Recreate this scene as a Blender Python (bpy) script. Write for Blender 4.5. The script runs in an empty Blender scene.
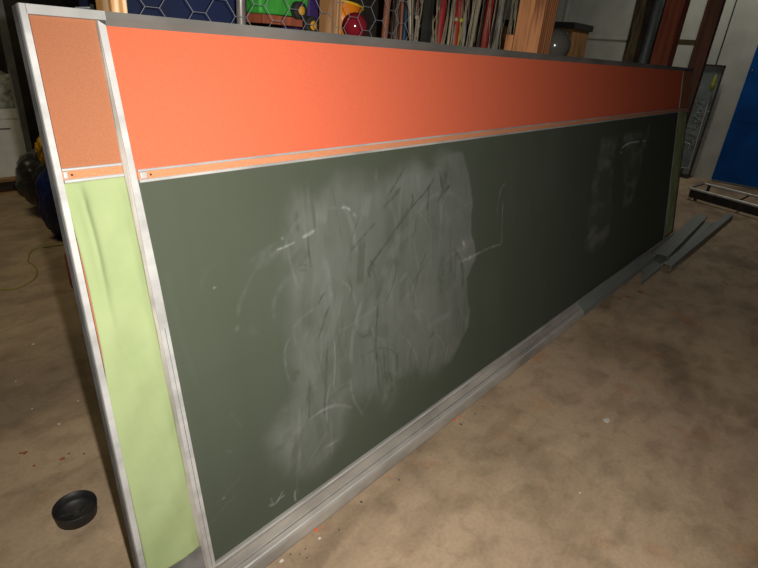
import bpy, bmesh, math, random
import numpy as np
from mathutils import Vector, Matrix
from math import sin, cos, radians, pi, sqrt, atan2

random.seed(7); rng = np.random.default_rng(7)
S = bpy.context.scene
COL = S.collection
LEAN = radians(9.935); BY = 1.0119                     # lean of the chalkboard and where its face meets the floor

# ------------------------------------------------------------------ materials
def mat(name, col, rough=.6, metal=0, var=.0, scale=8, bump=0, bscale=40, spec=.5, col2=None, stretch=(1,1,1), detail=5, contrast=(.35,.65)):
    m = bpy.data.materials.new(name); m.use_nodes = True
    nt = m.node_tree; b = nt.nodes['Principled BSDF']
    b.inputs['Base Color'].default_value = (*col, 1); b.inputs['Roughness'].default_value = rough
    b.inputs['Metallic'].default_value = metal; b.inputs['Specular IOR Level'].default_value = spec
    tc = nt.nodes.new('ShaderNodeTexCoord'); mp = nt.nodes.new('ShaderNodeMapping'); mp.inputs['Scale'].default_value = stretch
    nt.links.new(tc.outputs['Object'], mp.inputs[0])
    if var or col2:
        n = nt.nodes.new('ShaderNodeTexNoise'); n.inputs['Scale'].default_value = scale; n.inputs['Detail'].default_value = detail
        nt.links.new(mp.outputs[0], n.inputs[0])
        r = nt.nodes.new('ShaderNodeValToRGB'); nt.links.new(n.outputs['Fac'], r.inputs[0])
        c2 = col2 or tuple(c*(1-var) for c in col); c1 = col if col2 else tuple(min(1, c*(1+var*.6)) for c in col)
        r.color_ramp.elements[0].position = contrast[0]; r.color_ramp.elements[1].position = contrast[1]
        r.color_ramp.elements[0].color = (*c2, 1); r.color_ramp.elements[1].color = (*c1, 1)
        nt.links.new(r.outputs[0], b.inputs['Base Color'])
    if bump:
        n2 = nt.nodes.new('ShaderNodeTexNoise'); n2.inputs['Scale'].default_value = bscale; n2.inputs['Detail'].default_value = 4
        nt.links.new(mp.outputs[0], n2.inputs[0])
        bp = nt.nodes.new('ShaderNodeBump'); bp.inputs['Strength'].default_value = bump; bp.inputs['Distance'].default_value = .01
        nt.links.new(n2.outputs['Fac'], bp.inputs['Height']); nt.links.new(bp.outputs[0], b.inputs['Normal'])
    return m

M = {}
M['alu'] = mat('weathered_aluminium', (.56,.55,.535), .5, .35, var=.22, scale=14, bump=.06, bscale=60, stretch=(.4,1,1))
M['alu_side'] = mat('dull_shaded_aluminium', (.20,.195,.19), .6, .3, var=.3, scale=18, bump=.1)  # darker aluminium; the rail side's shade is put into its colour
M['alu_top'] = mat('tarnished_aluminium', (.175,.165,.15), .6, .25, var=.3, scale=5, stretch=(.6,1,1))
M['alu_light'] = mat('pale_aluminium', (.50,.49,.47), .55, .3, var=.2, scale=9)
M['tray'] = mat('dusty_shaded_aluminium', (.40,.365,.32), .6, .25, var=.3, scale=7, stretch=(.5,1,1), bump=.05)
M['galv'] = mat('galvanised_conduit', (.55,.50,.46), .28, .7, var=.3, scale=20)
M['coral'] = mat('coral_tackboard', (.70,.145,.072), .85, 0, var=.05, scale=260, bump=.08, bscale=300, spec=.03, stretch=(.6,1,1))
M['cork'] = mat('brown_cork', (.42,.163,.082), .9, 0, col2=(.36,.138,.07), scale=420, bump=.08, bscale=400, spec=.1)
M['cork_strip'] = mat('orange_cork_strip', (.60,.24,.12), .9, 0, var=.12, scale=220, spec=.1)
M['chrome'] = mat('chrome_steel', (.75,.74,.73), .18, 1)
M['steel'] = mat('grey_steel', (.35,.36,.37), .4, .6, var=.2, scale=10)
M['black'] = mat('black_plastic', (.020,.018,.017), .5, 0, var=.3, scale=30, spec=.4)
M['darksteel'] = mat('dark_steel', (.035,.033,.03), .5, .3, var=.4, scale=10)
M['bag'] = mat('black_bag_plastic', (.030,.031,.028), .34, 0, bump=.8, bscale=9, spec=.5)
M['bluebag'] = mat('navy_tarp', (.010,.020,.14), .5, 0, var=.35, scale=9, bump=.6, bscale=14)
M['yellow'] = mat('yellow_plastic', (.80,.45,.02), .45, 0, var=.15, scale=15)
M['red'] = mat('red_plastic', (.55,.02,.015), .4, 0, var=.15, scale=15)
M['green'] = mat('green_plastic', (.05,.33,.045), .4, 0, var=.2, scale=12)
M['orange'] = mat('orange_plastic', (.85,.25,.015), .4, 0, var=.15, scale=12)
M['purple'] = mat('dark_purple_plastic', (.04,.02,.10), .45)
M['rubber'] = mat('black_rubber', (.015,.014,.013), .75)
M['hub'] = mat('amber_hub', (.55,.27,.02), .5)
M['ball'] = mat('glossy_red_ball', (.22,.012,.022), .12, 0, spec=.7)
M['greyglobe'] = mat('grey_plastic_globe', (.12,.11,.10), .16, 0, spec=.7)
M['hexwire'] = mat('galvanised_wire', (.30,.31,.34), .45, .4)
M['navy'] = mat('navy_sheet', (.002,.009,.045), .75, 0, var=.35, scale=4, bump=.2, bscale=10)
M['bluedoor'] = mat('blue_door_paint', (.0005,.065,.28), .6, 0, var=.3, scale=2, bump=.05, bscale=6, spec=.12)
M['cardboard'] = mat('brown_cardboard', (.30,.145,.05), .8, 0, var=.3, scale=4, stretch=(3,3,.6))
M['white_card'] = mat('white_carton', (.80,.79,.74), .75, 0, var=.12, scale=5)
M['print'] = mat('grey_print', (.10,.10,.10), .8)
M['wrap'] = mat('silvery_quilted_wrap', (.62,.62,.55), .45, .1, col2=(.28,.29,.24), scale=16, bump=.9, bscale=22, stretch=(1,1,1.6))
M['pallet'] = mat('pallet_wood', (.33,.19,.08), .8, 0, var=.4, scale=9, stretch=(.5,4,4))
M['clutter'] = mat('dark_brown_boards', (.045,.032,.024), .8, 0, var=.5, scale=5)
M['cord'] = mat('yellow_string', (.30,.27,.05), .8)
M['chip_w'] = mat('white_paint_chip', (.62,.60,.55), .7, 0, var=.1)
M['chip_r'] = mat('rust_red_chip', (.33,.09,.04), .8, 0, var=.2)
M['chip_o'] = mat('orange_chip', (.62,.15,.06), .8, 0, var=.2)
M['chip_d'] = mat('dull_orange_chip', (.36,.13,.06), .85, 0, var=.3, scale=30)
M['chip_k'] = mat('dark_grit', (.04,.03,.025), .8)
M['strip'] = mat('grey_sheet_metal', (.25,.26,.245), .6, .1, var=.15, scale=6, stretch=(.3,1,1))
M['bark'] = mat('rough_bark', (.22,.175,.095), .9, 0, col2=(.05,.04,.025), scale=10, bump=.8, bscale=20, stretch=(3,3,.5))
M['bluegrey'] = mat('blue_grey_pipe_paint', (.17,.205,.205), .5, .2, var=.3, scale=5)
M['redbrown'] = mat('redwood_stain', (.36,.085,.035), .75, 0, col2=(.20,.05,.022), scale=7, bump=.15, stretch=(4,4,.3))
M['brownpost'] = mat('brown_post_wood', (.20,.082,.045), .75, 0, col2=(.13,.052,.03), scale=7, bump=.15, stretch=(4,4,.3))
M['lamp_body'] = mat('white_lamp_housing', (.6,.6,.58), .5)
M['olive_yellow'] = mat('dull_olive_yellow', (.35,.31,.03), .7, 0, var=.3, scale=20)
M['olive'] = mat('olive_timber', (.17,.14,.055), .8, 0, var=.3)

def wood(name, a, b_, knot=0):
    m = bpy.data.materials.new(name); m.use_nodes = True; nt = m.node_tree; bs = nt.nodes['Principled BSDF']
    bs.inputs['Roughness'].default_value = .65
    tc = nt.nodes.new('ShaderNodeTexCoord'); mp = nt.nodes.new('ShaderNodeMapping'); mp.inputs['Scale'].default_value = (9,9,.9)
    nt.links.new(tc.outputs['Object'], mp.inputs[0])
    w = nt.nodes.new('ShaderNodeTexWave'); w.inputs['Scale'].default_value = 1.6; w.inputs['Distortion'].default_value = 7; w.inputs['Detail'].default_value = 3
    nt.links.new(mp.outputs[0], w.inputs[0])
    n = nt.nodes.new('ShaderNodeTexNoise'); n.inputs['Scale'].default_value = 2.2; n.inputs['Detail'].default_value = 6; nt.links.new(mp.outputs[0], n.inputs[0])
    mx = nt.nodes.new('ShaderNodeMath'); mx.operation = 'MULTIPLY'; nt.links.new(w.outputs['Fac'], mx.inputs[0]); nt.links.new(n.outputs['Fac'], mx.inputs[1])
    r = nt.nodes.new('ShaderNodeValToRGB'); r.color_ramp.elements[0].position = .12; r.color_ramp.elements[1].position = .5
    r.color_ramp.elements[0].color = (*b_,1); r.color_ramp.elements[1].color = (*a,1)
    nt.links.new(mx.outputs[0], r.inputs[0]); nt.links.new(r.outputs[0], bs.inputs['Base Color'])
    return m
M['pine'] = wood('knotty_pine', (.80,.55,.32), (.45,.22,.07))
M['pine_dark'] = wood('aged_pine', (.46,.26,.12), (.26,.12,.045))
M['fir'] = wood('weathered_orange_fir', (.52,.22,.085), (.22,.075,.03))

# green paper
def paper_mat():
    m = bpy.data.materials.new('lime_green_paper'); m.use_nodes = True; nt = m.node_tree; bs = nt.nodes['Principled BSDF']
    bs.inputs['Roughness'].default_value = .9; bs.inputs['Specular IOR Level'].default_value = .15
    tc = nt.nodes.new('ShaderNodeTexCoord'); n = nt.nodes.new('ShaderNodeTexNoise'); n.inputs['Scale'].default_value = 6; n.inputs['Detail'].default_value = 3
    nt.links.new(tc.outputs['Object'], n.inputs[0])
    r = nt.nodes.new('ShaderNodeValToRGB'); r.color_ramp.elements[0].color = (.31,.375,.18,1); r.color_ramp.elements[1].color = (.345,.41,.205,1)
    r.color_ramp.elements[0].position = .35; r.color_ramp.elements[1].position = .65
    nt.links.new(n.outputs['Fac'], r.inputs[0]); nt.links.new(r.outputs[0], bs.inputs['Base Color'])
    return m
M['paper'] = paper_mat()

# chalkboard: slate green with an attribute holding where chalk dust lies
def chalk_mat():
    m = bpy.data.materials.new('green_chalkboard'); m.use_nodes = True; nt = m.node_tree; bs = nt.nodes['Principled BSDF']
    bs.inputs['Roughness'].default_value = .66; bs.inputs['Specular IOR Level'].default_value = .12
    tc = nt.nodes.new('ShaderNodeTexCoord'); n = nt.nodes.new('ShaderNodeTexNoise'); n.inputs['Scale'].default_value = 1.5; n.inputs['Detail'].default_value = 4
    nt.links.new(tc.outputs['Object'], n.inputs[0])
    r = nt.nodes.new('ShaderNodeValToRGB'); r.color_ramp.elements[0].color = (.061,.071,.048,1); r.color_ramp.elements[1].color = (.071,.084,.059,1)
    nt.links.new(n.outputs['Fac'], r.inputs[0])
    at = nt.nodes.new('ShaderNodeAttribute'); at.attribute_name = 'chalk_dust'
    mx = nt.nodes.new('ShaderNodeMix'); mx.data_type = 'RGBA'; mx.clamp_factor = True
    nt.links.new(at.outputs['Fac'], mx.inputs[0]); nt.links.new(r.outputs[0], mx.inputs[6]); mx.inputs[7].default_value = (.62,.615,.63,1)
    nt.links.new(mx.outputs[2], bs.inputs['Base Color'])
    return m
M['chalkboard'] = chalk_mat()

# concrete floor
def floor_mat():
    m = bpy.data.materials.new('stained_concrete'); m.use_nodes = True; nt = m.node_tree; bs = nt.nodes['Principled BSDF']; L = nt.links.new
    bs.inputs['Roughness'].default_value = .72; bs.inputs['Specular IOR Level'].default_value = .3
    tc = nt.nodes.new('ShaderNodeTexCoord')
    def noise(sc, det, dist=0, stretch=None, rot=0):
        n = nt.nodes.new('ShaderNodeTexNoise'); n.inputs['Scale'].default_value = sc; n.inputs['Detail'].default_value = det; n.inputs['Distortion'].default_value = dist
        if stretch:
            mp = nt.nodes.new('ShaderNodeMapping'); mp.inputs['Scale'].default_value = stretch; mp.inputs['Rotation'].default_value = (0,0,rot); L(tc.outputs['Object'], mp.inputs[0]); L(mp.outputs[0], n.inputs[0])
        else: L(tc.outputs['Object'], n.inputs[0])
        return n.outputs['Fac']
    def ramp(f, stops):
        r = nt.nodes.new('ShaderNodeValToRGB'); L(f, r.inputs[0])
        while len(r.color_ramp.elements) < len(stops): r.color_ramp.elements.new(.5)
        for e, (p, c) in zip(r.color_ramp.elements, stops): e.position = p; e.color = (*c, 1)
        return r.outputs[0]
    def mul(a, b, f=1):
        x = nt.nodes.new('ShaderNodeMix'); x.data_type = 'RGBA'; x.blend_type = 'MULTIPLY'; x.inputs[0].default_value = f; L(a, x.inputs[6]); L(b, x.inputs[7]); return x.outputs[2]
    base = ramp(noise(.9, 6, .6), [(.3,(.42,.305,.20)), (.5,(.48,.35,.23)), (.7,(.545,.40,.265))])
    stain = ramp(noise(1.15, 9, .5, (1,1.5,1), -.5), [(.36,(.55,.54,.54)), (.45,(.80,.79,.78)), (.56,(1,1,1))])
    c = mul(base, stain, .85)
    smear = ramp(noise(4.2, 10, .35, (1,1.8,1), -.6), [(.36,(.70,.69,.67)), (.52,(1,1,1))])
    c = mul(c, smear, .7)
    fine = ramp(noise(70, 6), [(.3,(.80,.80,.80)), (.6,(1.0,1.0,1.0))])
    c = mul(c, fine, .6)
    mid = ramp(noise(14, 7, .5), [(.32,(.80,.80,.79)), (.5,(1,1,1)), (.7,(1.0,1.0,1.0))])
    c = mul(c, mid, .7)
    rust = ramp(noise(3.2, 3, .3), [(.62,(1,1,1)), (.72,(1.0,.80,.66))])
    c = mul(c, rust, .8)
    L(c, bs.inputs['Base Color'])
    bp = nt.nodes.new('ShaderNodeBump'); bp.inputs['Strength'].default_value = .12; bp.inputs['Distance'].default_value = .01
    L(noise(45, 6), bp.inputs['Height']); L(bp.outputs[0], bs.inputs['Normal'])
    return m
M['floor'] = floor_mat()
M['wall'] = mat('grey_wall_panel', (.46,.465,.42), .8, 0, col2=(.38,.385,.345), scale=3, bump=.1, bscale=30)
M['wall_dark'] = mat('dark_wall', (.05,.045,.04), .85, 0, var=.3, scale=2)
M['ceil'] = mat('dim_ceiling', (.14,.13,.12), .9, 0, var=.2, scale=2)

# ------------------------------------------------------------------ mesh helpers
def tag(o, label=None, cat=None, group=None, kind=None):
    if label: o['label'] = label
    if cat: o['category'] = cat
    if group: o['group'] = group
    if kind: o['kind'] = kind
    return o
def thing(name, loc, label, cat, group=None):
    o = bpy.data.objects.new(name, None); COL.objects.link(o); o.location = loc; o.empty_display_size = .1
    return tag(o, label, cat, group)
def obj(name, bm, m, parent=None, loc=(0,0,0), smooth=False, label=None, bevel=0):
    """bm holds world coordinates; origin goes to the parent's place (or loc)"""
    off = Vector(parent_world(parent)) if parent else Vector(loc)
    bmesh.ops.translate(bm, verts=bm.verts, vec=-off)
    bmesh.ops.recalc_face_normals(bm, faces=bm.faces)
    me = bpy.data.meshes.new(name); bm.to_mesh(me); bm.free()
    me.materials.append(M[m] if isinstance(m, str) else m)
    if smooth:
        for p in me.polygons: p.use_smooth = True
    o = bpy.data.objects.new(name, me); COL.objects.link(o)
    if parent: o.parent = parent
    else: o.location = loc
    if bevel:
        b = o.modifiers.new('bevel', 'BEVEL'); b.width = bevel; b.segments = 2; b.limit_method = 'ANGLE'
    if label: o['label'] = label
    return o
def parent_world(p):
    v = Vector((0,0,0))
    while p: v += p.location; p = p.parent
    return v
def box(bm, x0, x1, y0, y1, z0, z1):
    vs = [bm.verts.new((x,y,z)) for x in (x0,x1) for y in (y0,y1) for z in (z0,z1)]
    for f in ((0,1,3,2),(4,6,7,5),(0,4,5,1),(2,3,7,6),(0,2,6,4),(1,5,7,3)): bm.faces.new([vs[i] for i in f])
    return bm
def BX(*a): return box(bmesh.new(), *a)
def hexa(bm, P):      # eight corners: four of one face, four of the opposite one
    vs = [bm.verts.new(p) for p in P]
    for f in ((0,1,2,3),(7,6,5,4),(0,4,5,1),(1,5,6,2),(2,6,7,3),(3,7,4,0)): bm.faces.new([vs[i] for i in f])
    return bm
def tube(bm, pts, r, n=10, cap=True):
    pts = [Vector(p) for p in pts]; rings = []
    rr = r if isinstance(r, (list, tuple)) else [r]*len(pts)
    for i, p in enumerate(pts):
        t = (pts[min(i+1, len(pts)-1)] - pts[max(i-1, 0)]).normalized()
        a = t.cross(Vector((0,0,1)) if abs(t.z) < .9 else Vector((1,0,0))).normalized(); b = t.cross(a)
        rings.append([bm.verts.new(p + (a*cos(2*pi*k/n) + b*sin(2*pi*k/n))*rr[i]) for k in range(n)])
    for A, B in zip(rings, rings[1:]):
        for k in range(n): bm.faces.new((A[k], A[(k+1)%n], B[(k+1)%n], B[k]))
    if cap: bm.faces.new(rings[0]); bm.faces.new(rings[-1][::-1])
    return bm
def lathe(bm, prof, c, n=32, axis=None):
    """prof: (radius, height) list, closed by caps where the radius is not zero"""
    rings = []; c = Vector(c)
    Rm = (Vector((0,0,1)).rotation_difference(Vector(axis))).to_matrix() if axis else Matrix.Identity(3)
    for r, h in prof: rings.append([bm.verts.new(c + Rm @ Vector((max(r,1e-4)*cos(2*pi*k/n), max(r,1e-4)*sin(2*pi*k/n), h))) for k in range(n)])
    for A, B in zip(rings, rings[1:]):
        for k in range(n): bm.faces.new((A[k], A[(k+1)%n], B[(k+1)%n], B[k]))
    bm.faces.new(rings[0]); bm.faces.new(rings[-1][::-1])
    return bm
def prism(bm, prof, fr0, fr1):
    """extrude a closed profile between two placements (functions of the profile point)"""
    A = [bm.verts.new(fr0(p)) for p in prof]; B = [bm.verts.new(fr1(p)) for p in prof]; n = len(prof)
    for k in range(n): bm.faces.new((A[k], A[(k+1)%n], B[(k+1)%n], B[k]))
    bm.faces.new(A); bm.faces.new(B[::-1]); return bm

# the board's own frame: u along it, v up its face, o out of its face towards the room
def B(u, v, o=0): return Vector((u, BY + v*sin(LEAN) - o*cos(LEAN), v*cos(LEAN) + o*sin(LEAN)))
def bbox(bm, u0, u1, v0, v1, o0, o1):
    return hexa(bm, [B(u0,v0,o0),B(u1,v0,o0),B(u1,v1,o0),B(u0,v1,o0),B(u0,v0,o1),B(u1,v0,o1),B(u1,v1,o1),B(u0,v1,o1)])

# ------------------------------------------------------------------ the room
def struct(name, bm, m): return tag(obj(name, bm, m), kind='structure')
struct('floor', BX(-4,10.2,-5,9.2,-.1,0), 'floor')
struct('wall_right', BX(10,10.2,-5,9.2,0,4.2), 'wall')
struct('wall_back', BX(-4,10,9,9.2,0,4.2), 'wall_dark')
struct('wall_left', BX(-4.2,-4,-5,9.2,0,4.2), 'wall_dark')
struct('wall_front', BX(-4,10,-5.2,-5,0,4.2), 'wall_dark')
struct('ceiling', BX(-4.2,10.2,-5.2,9.2,4.2,4.4), 'ceil')
# seams and rails on the end wall
bm = bmesh.new(); box(bm, 9.985,10,1.94,1.958,0,4.2); struct('trim_1', bm, 'darksteel')
for i, yy in enumerate((3.08, 4.55, 6.0)):
    struct('trim_%d' % (i+2), BX(9.985,10,yy-.02,yy+.02,0,4.2), 'wall')
struct('trim_5', BX(9.98,10,2.9,6.5,1.98,2.01), 'wall')

# blue door panel in the end wall
door = tag(obj('door_1', BX(9.93,9.999,-2.2,1.487,.03,3.2), 'bluedoor', bevel=.004), kind='structure')
for zz in (.95,1.9,2.8): obj('panel_seam', BX(9.926,9.932,-2.19,1.48,zz,zz+.012), 'bluedoor', door)
obj('door_bolt', lathe(bmesh.new(), [(.014,0),(.012,.008),(.006,.012)], (9.93,1.44,1.67), 12, (-1,0,0)), 'chrome', door)

# low frame with two chrome rails in front of the blue door
t = thing('roller_frame', (8.3,1.0,0), 'low black steel frame with two chrome rails on the floor before the blue door', 'cart')
obj('rail', tube(bmesh.new(), [(8.10,1.42,.15),(7.28,-.95,.15)], .016), 'alu', t)
obj('rail', tube(bmesh.new(), [(8.66,1.36,.15),(8.02,-.95,.15)], .016), 'alu', t)
for q in (.25,.5,.75,.98):
    p0 = Vector((8.10,1.42,.13)).lerp(Vector((7.28,-.95,.13)), q); p1 = Vector((8.66,1.36,.13)).lerp(Vector((8.02,-.95,.13)), q); obj('cross_bar', tube(bmesh.new(), [p0,p1], .012), 'darksteel', t)
for x, y in ((8.12,1.32),(8.60,1.28),(7.36,-.85),(7.98,-.85)):
    bm = tube(bmesh.new(), [(x,y,0),(x,y,.15)], .022, 10); obj('foot', bm, 'darksteel', t)
bm = hexa(bmesh.new(), [(8.105,1.41,.03),(7.285,-.94,.03),(7.295,-.944,.03),(8.115,1.406,.03),(8.105,1.41,.135),(7.285,-.94,.135),(7.295,-.944,.135),(8.115,1.406,.135)]); obj('shade_plate', bm, 'darksteel', t)  # dark plate added to stand for the shade under the front rail
obj('end_rail', tube(bmesh.new(), [(8.10,1.42,.15),(8.66,1.36,.15)], .014), 'alu_side', t)

# ------------------------------------------------------------------ the chalkboard
board = thing('chalkboard', (2.9,1.05,0), 'long green school chalkboard with orange tackboard band and aluminium frame, leaning', 'chalkboard')
UL0, UR, VT = .357, 5.79, 1.6455
UMR = 5.475                                    # right mullion
def lu(v, s): return s + .0235*v               # the loose left rail stands slightly skew
obj('backing_panel', bbox(bmesh.new(), .40, UR-.01, .02, 1.635, -.040, -.0165), 'clutter', board)
# tackboard
obj('tackboard', bbox(bmesh.new(), .54, UMR, 1.29, 1.62, -.016, -.010), 'coral', board, label='coral orange tackboard band over the chalkboard')
obj('tackboard', hexa(bmesh.new(), [B(.362,.03,-.016),B(.535,.03,-.016),B(.535,1.635,-.016),B(.399,1.635,-.016),B(.362,.03,-.011),B(.535,.03,-.011),B(.535,1.635,-.011),B(.399,1.635,-.011)]), 'cork', board, label='brown cork panel at the near end')
obj('tackboard', bbox(bmesh.new(), UMR, UR-.012, .03, 1.62, -.016, -.011), 'cork', board, label='dark brown cork strip at the far end')

# chalkboard sheet with dust
def vnoise(x, y, seed):
    r = np.random.default_rng(seed); T = r.random((64,64)); xi = np.floor(x).astype(int); yi = np.floor(y).astype(int)
    fx = x-xi; fy = y-yi; fx = fx*fx*(3-2*fx); fy = fy*fy*(3-2*fy)
    g = lambda a,b: T[a%64, b%64]
    return (g(xi,yi)*(1-fx)+g(xi+1,yi)*fx)*(1-fy)+(g(xi,yi+1)*(1-fx)+g(xi+1,yi+1)*fx)*fy
def fbm(x, y, seed, o=4):
    s = 0; a = .5; t = 0
    for k in range(o): s = s + a*vnoise(x*2**k, y*2**k, seed+k); t += a; a *= .55
    return s/t
def polydist(X, Y, P):
    ins = np.zeros(X.shape, bool); d = np.full(X.shape, 9.)
    for (x0,y0),(x1,y1) in zip(P, P[1:]+P[:1]):
        c = ((y0 > Y) != (y1 > Y)) & (X < (x1-x0)*(Y-y0)/((y1-y0) or 1e-9)+x0); ins ^= c
        d = np.minimum(d, segd(X,Y,x0,y0,x1,y1)[0])
    return np.where(ins, d, -d)
def segd(X, Y, x0, y0, x1, y1):
    dx, dy = x1-x0, y1-y0; t = np.clip(((X-x0)*dx+(Y-y0)*dy)/(dx*dx+dy*dy+1e-12), 0, 1)
    return np.hypot(X-x0-t*dx, Y-y0-t*dy), t
def sst(a, b, x): t = np.clip((x-a)/(b-a), 0, 1); return t*t*(3-2*t)

u0, u1, v0, v1 = .55, UMR, .098, 1.280
# columns set close together where the chalk marks are
gu = np.concatenate([np.linspace(.55,.74,40,endpoint=False), np.linspace(.74,2.35,460,endpoint=False), np.linspace(2.35,3.3,100,endpoint=False), np.linspace(3.3,4.8,200,endpoint=False), np.linspace(4.8,UMR,60)])
NU, NV = len(gu), 300
gv = np.linspace(v0, v1, NV)
GU, GV = np.meshgrid(gu, gv)                   # rows: v
D = np.zeros(GU.shape)
def smooth(P, n=6):
    if len(P) < 3: return P
    Q = []
    for k in range(len(P)-1):
        p0, p1, p2, p3 = [np.array(P[max(0,min(len(P)-1,k+q))]) for q in (-1,0,1,2)]
        for q in range(n):
            t = q/n; Q.append(tuple(.5*((2*p1)+(p2-p0)*t+(2*p0-5*p1+4*p2-p3)*t*t+(3*p1-p0-3*p2+p3)*t**3)))
    return Q+[P[-1]]
def pathd(P, pad):
    """distance to a path, worked out only around it; returns slices, distances and position along it"""
    P = smooth(P); xs = [p[0] for p in P]; ys = [p[1] for p in P]
    i0, i1 = np.searchsorted(gu, min(xs)-pad), np.searchsorted(gu, max(xs)+pad); j0, j1 = np.searchsorted(gv, min(ys)-pad), np.searchsorted(gv, max(ys)+pad)
    sl = (slice(j0,j1), slice(i0,i1)); X, Y = GU[sl], GV[sl]; d = np.full(X.shape, 9.); pos = np.zeros(X.shape); n = len(P)-1
    for k, ((x0,y0),(x1,y1)) in enumerate(zip(P,P[1:])):
        dd, t = segd(X,Y,x0,y0,x1,y1); m = dd < d; d = np.where(m, dd, d); pos = np.where(m, (k+t)/n, pos)
    return sl, d, pos
big = [(.93,1.02),(1.0,1.19),(1.10,1.17),(1.2,1.235),(1.35,1.19),(1.5,1.225),(1.63,1.25),(1.73,1.215),(1.80,1.255),(1.95,1.22),(2.01,1.13),(2.03,1.0),(2.04,.84),(2.06,.72),(2.0,.64),(2.02,.48),(1.97,.36),(1.87,.26),(1.72,.22),(1.6,.28),(1.5,.28),(1.38,.20),(1.30,.33),(1.2,.34),(1.12,.20),(1.0,.13),(.84,.24),(.79,.42),(.92,.55),(.93,.75),(.935,.90)]
edge = polydist(GU + .05*(fbm(GU*9,GV*9,3)-.5), GV + .07*(fbm(GU*9,GV*9,9)-.5), big)
right = sst(1.15, 1.9, GU); crisp = .012 + .075*(1-sst(1.75,1.95,GU))
body = sst(-crisp*.3, crisp, edge)
grain = fbm(GU*60, GV*9, 31, 3)                # fine near-vertical streaking left by the eraser
soft = fbm(GU*4.2+.6*fbm(GU*3,GV*3,2), GV*3.4, 21)
lowleft = 1-.75*sst(.34,.16,GV)*sst(1.12,1.25,GU)
D += body*lowleft*(.05 + .125*soft*(.75+.45*right) + .035*(grain-.5))
halo = polydist(GU, GV, [(.80,1.0),(.86,1.1),(1.0,1.24),(1.9,1.26),(2.05,1.2),(2.1,.8),(2.05,.4),(1.8,.22),(.8,.12),(.74,.4),(.85,.7)])
D += .018*sst(-.06,.12,halo)*fbm(GU*5,GV*5,8)
r2 = np.random.default_rng(5)
# overlapping rubbed bands with one crisp side
for k in range(340):
    cu, cv = r2.uniform(.88,2.02), r2.uniform(.2,1.2)
    a = r2.choice([r2.normal(1.5,.18), r2.normal(1.3,.35), r2.normal(.35,.45)], p=[.5,.3,.2]); ln = r2.uniform(.04,.30); w = r2.uniform(.0035,.008) if k % 2 else r2.uniform(.008,.036)
    bend = r2.normal(0,.7); am = r2.normal(.001,.021)*(1 if w > .015 else 1.35); P = [(cu-cos(a)*ln/2, cv-sin(a)*ln/2)]
    for q in range(5): P.append((P[-1][0]+cos(a)*ln/5, P[-1][1]+sin(a)*ln/5)); a += bend/5
    sl, d, pos = pathd(P, w+.01); m = sst(w, w*r2.uniform(.3,.85), d)*sst(0,.15,pos)*sst(1,.8,pos)
    D[sl] += body[sl]*am*m*(.5+fbm(GU[sl]*40,GV[sl]*14,int(k)))
def stroke(P, w, am, rough=.9):
    sl, d, pos = pathd(P, w*3); X, Y = GU[sl], GV[sl]
    n = fbm(X*55, Y*55, 77, 3); ww = w*(.55+.9*fbm(X*18,Y*18,5,2)); ends = .35+.65*np.minimum(1, 6*np.minimum(pos,1-pos)+.15)
    m = np.exp(-(d/ww)**2)*ends*(1-rough*.5+rough*sst(.3,.7,n)*.9)
    if am < 0: D[sl] *= np.clip(1+am*m, 0, 1)
    else: D[sl] += am*m
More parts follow.
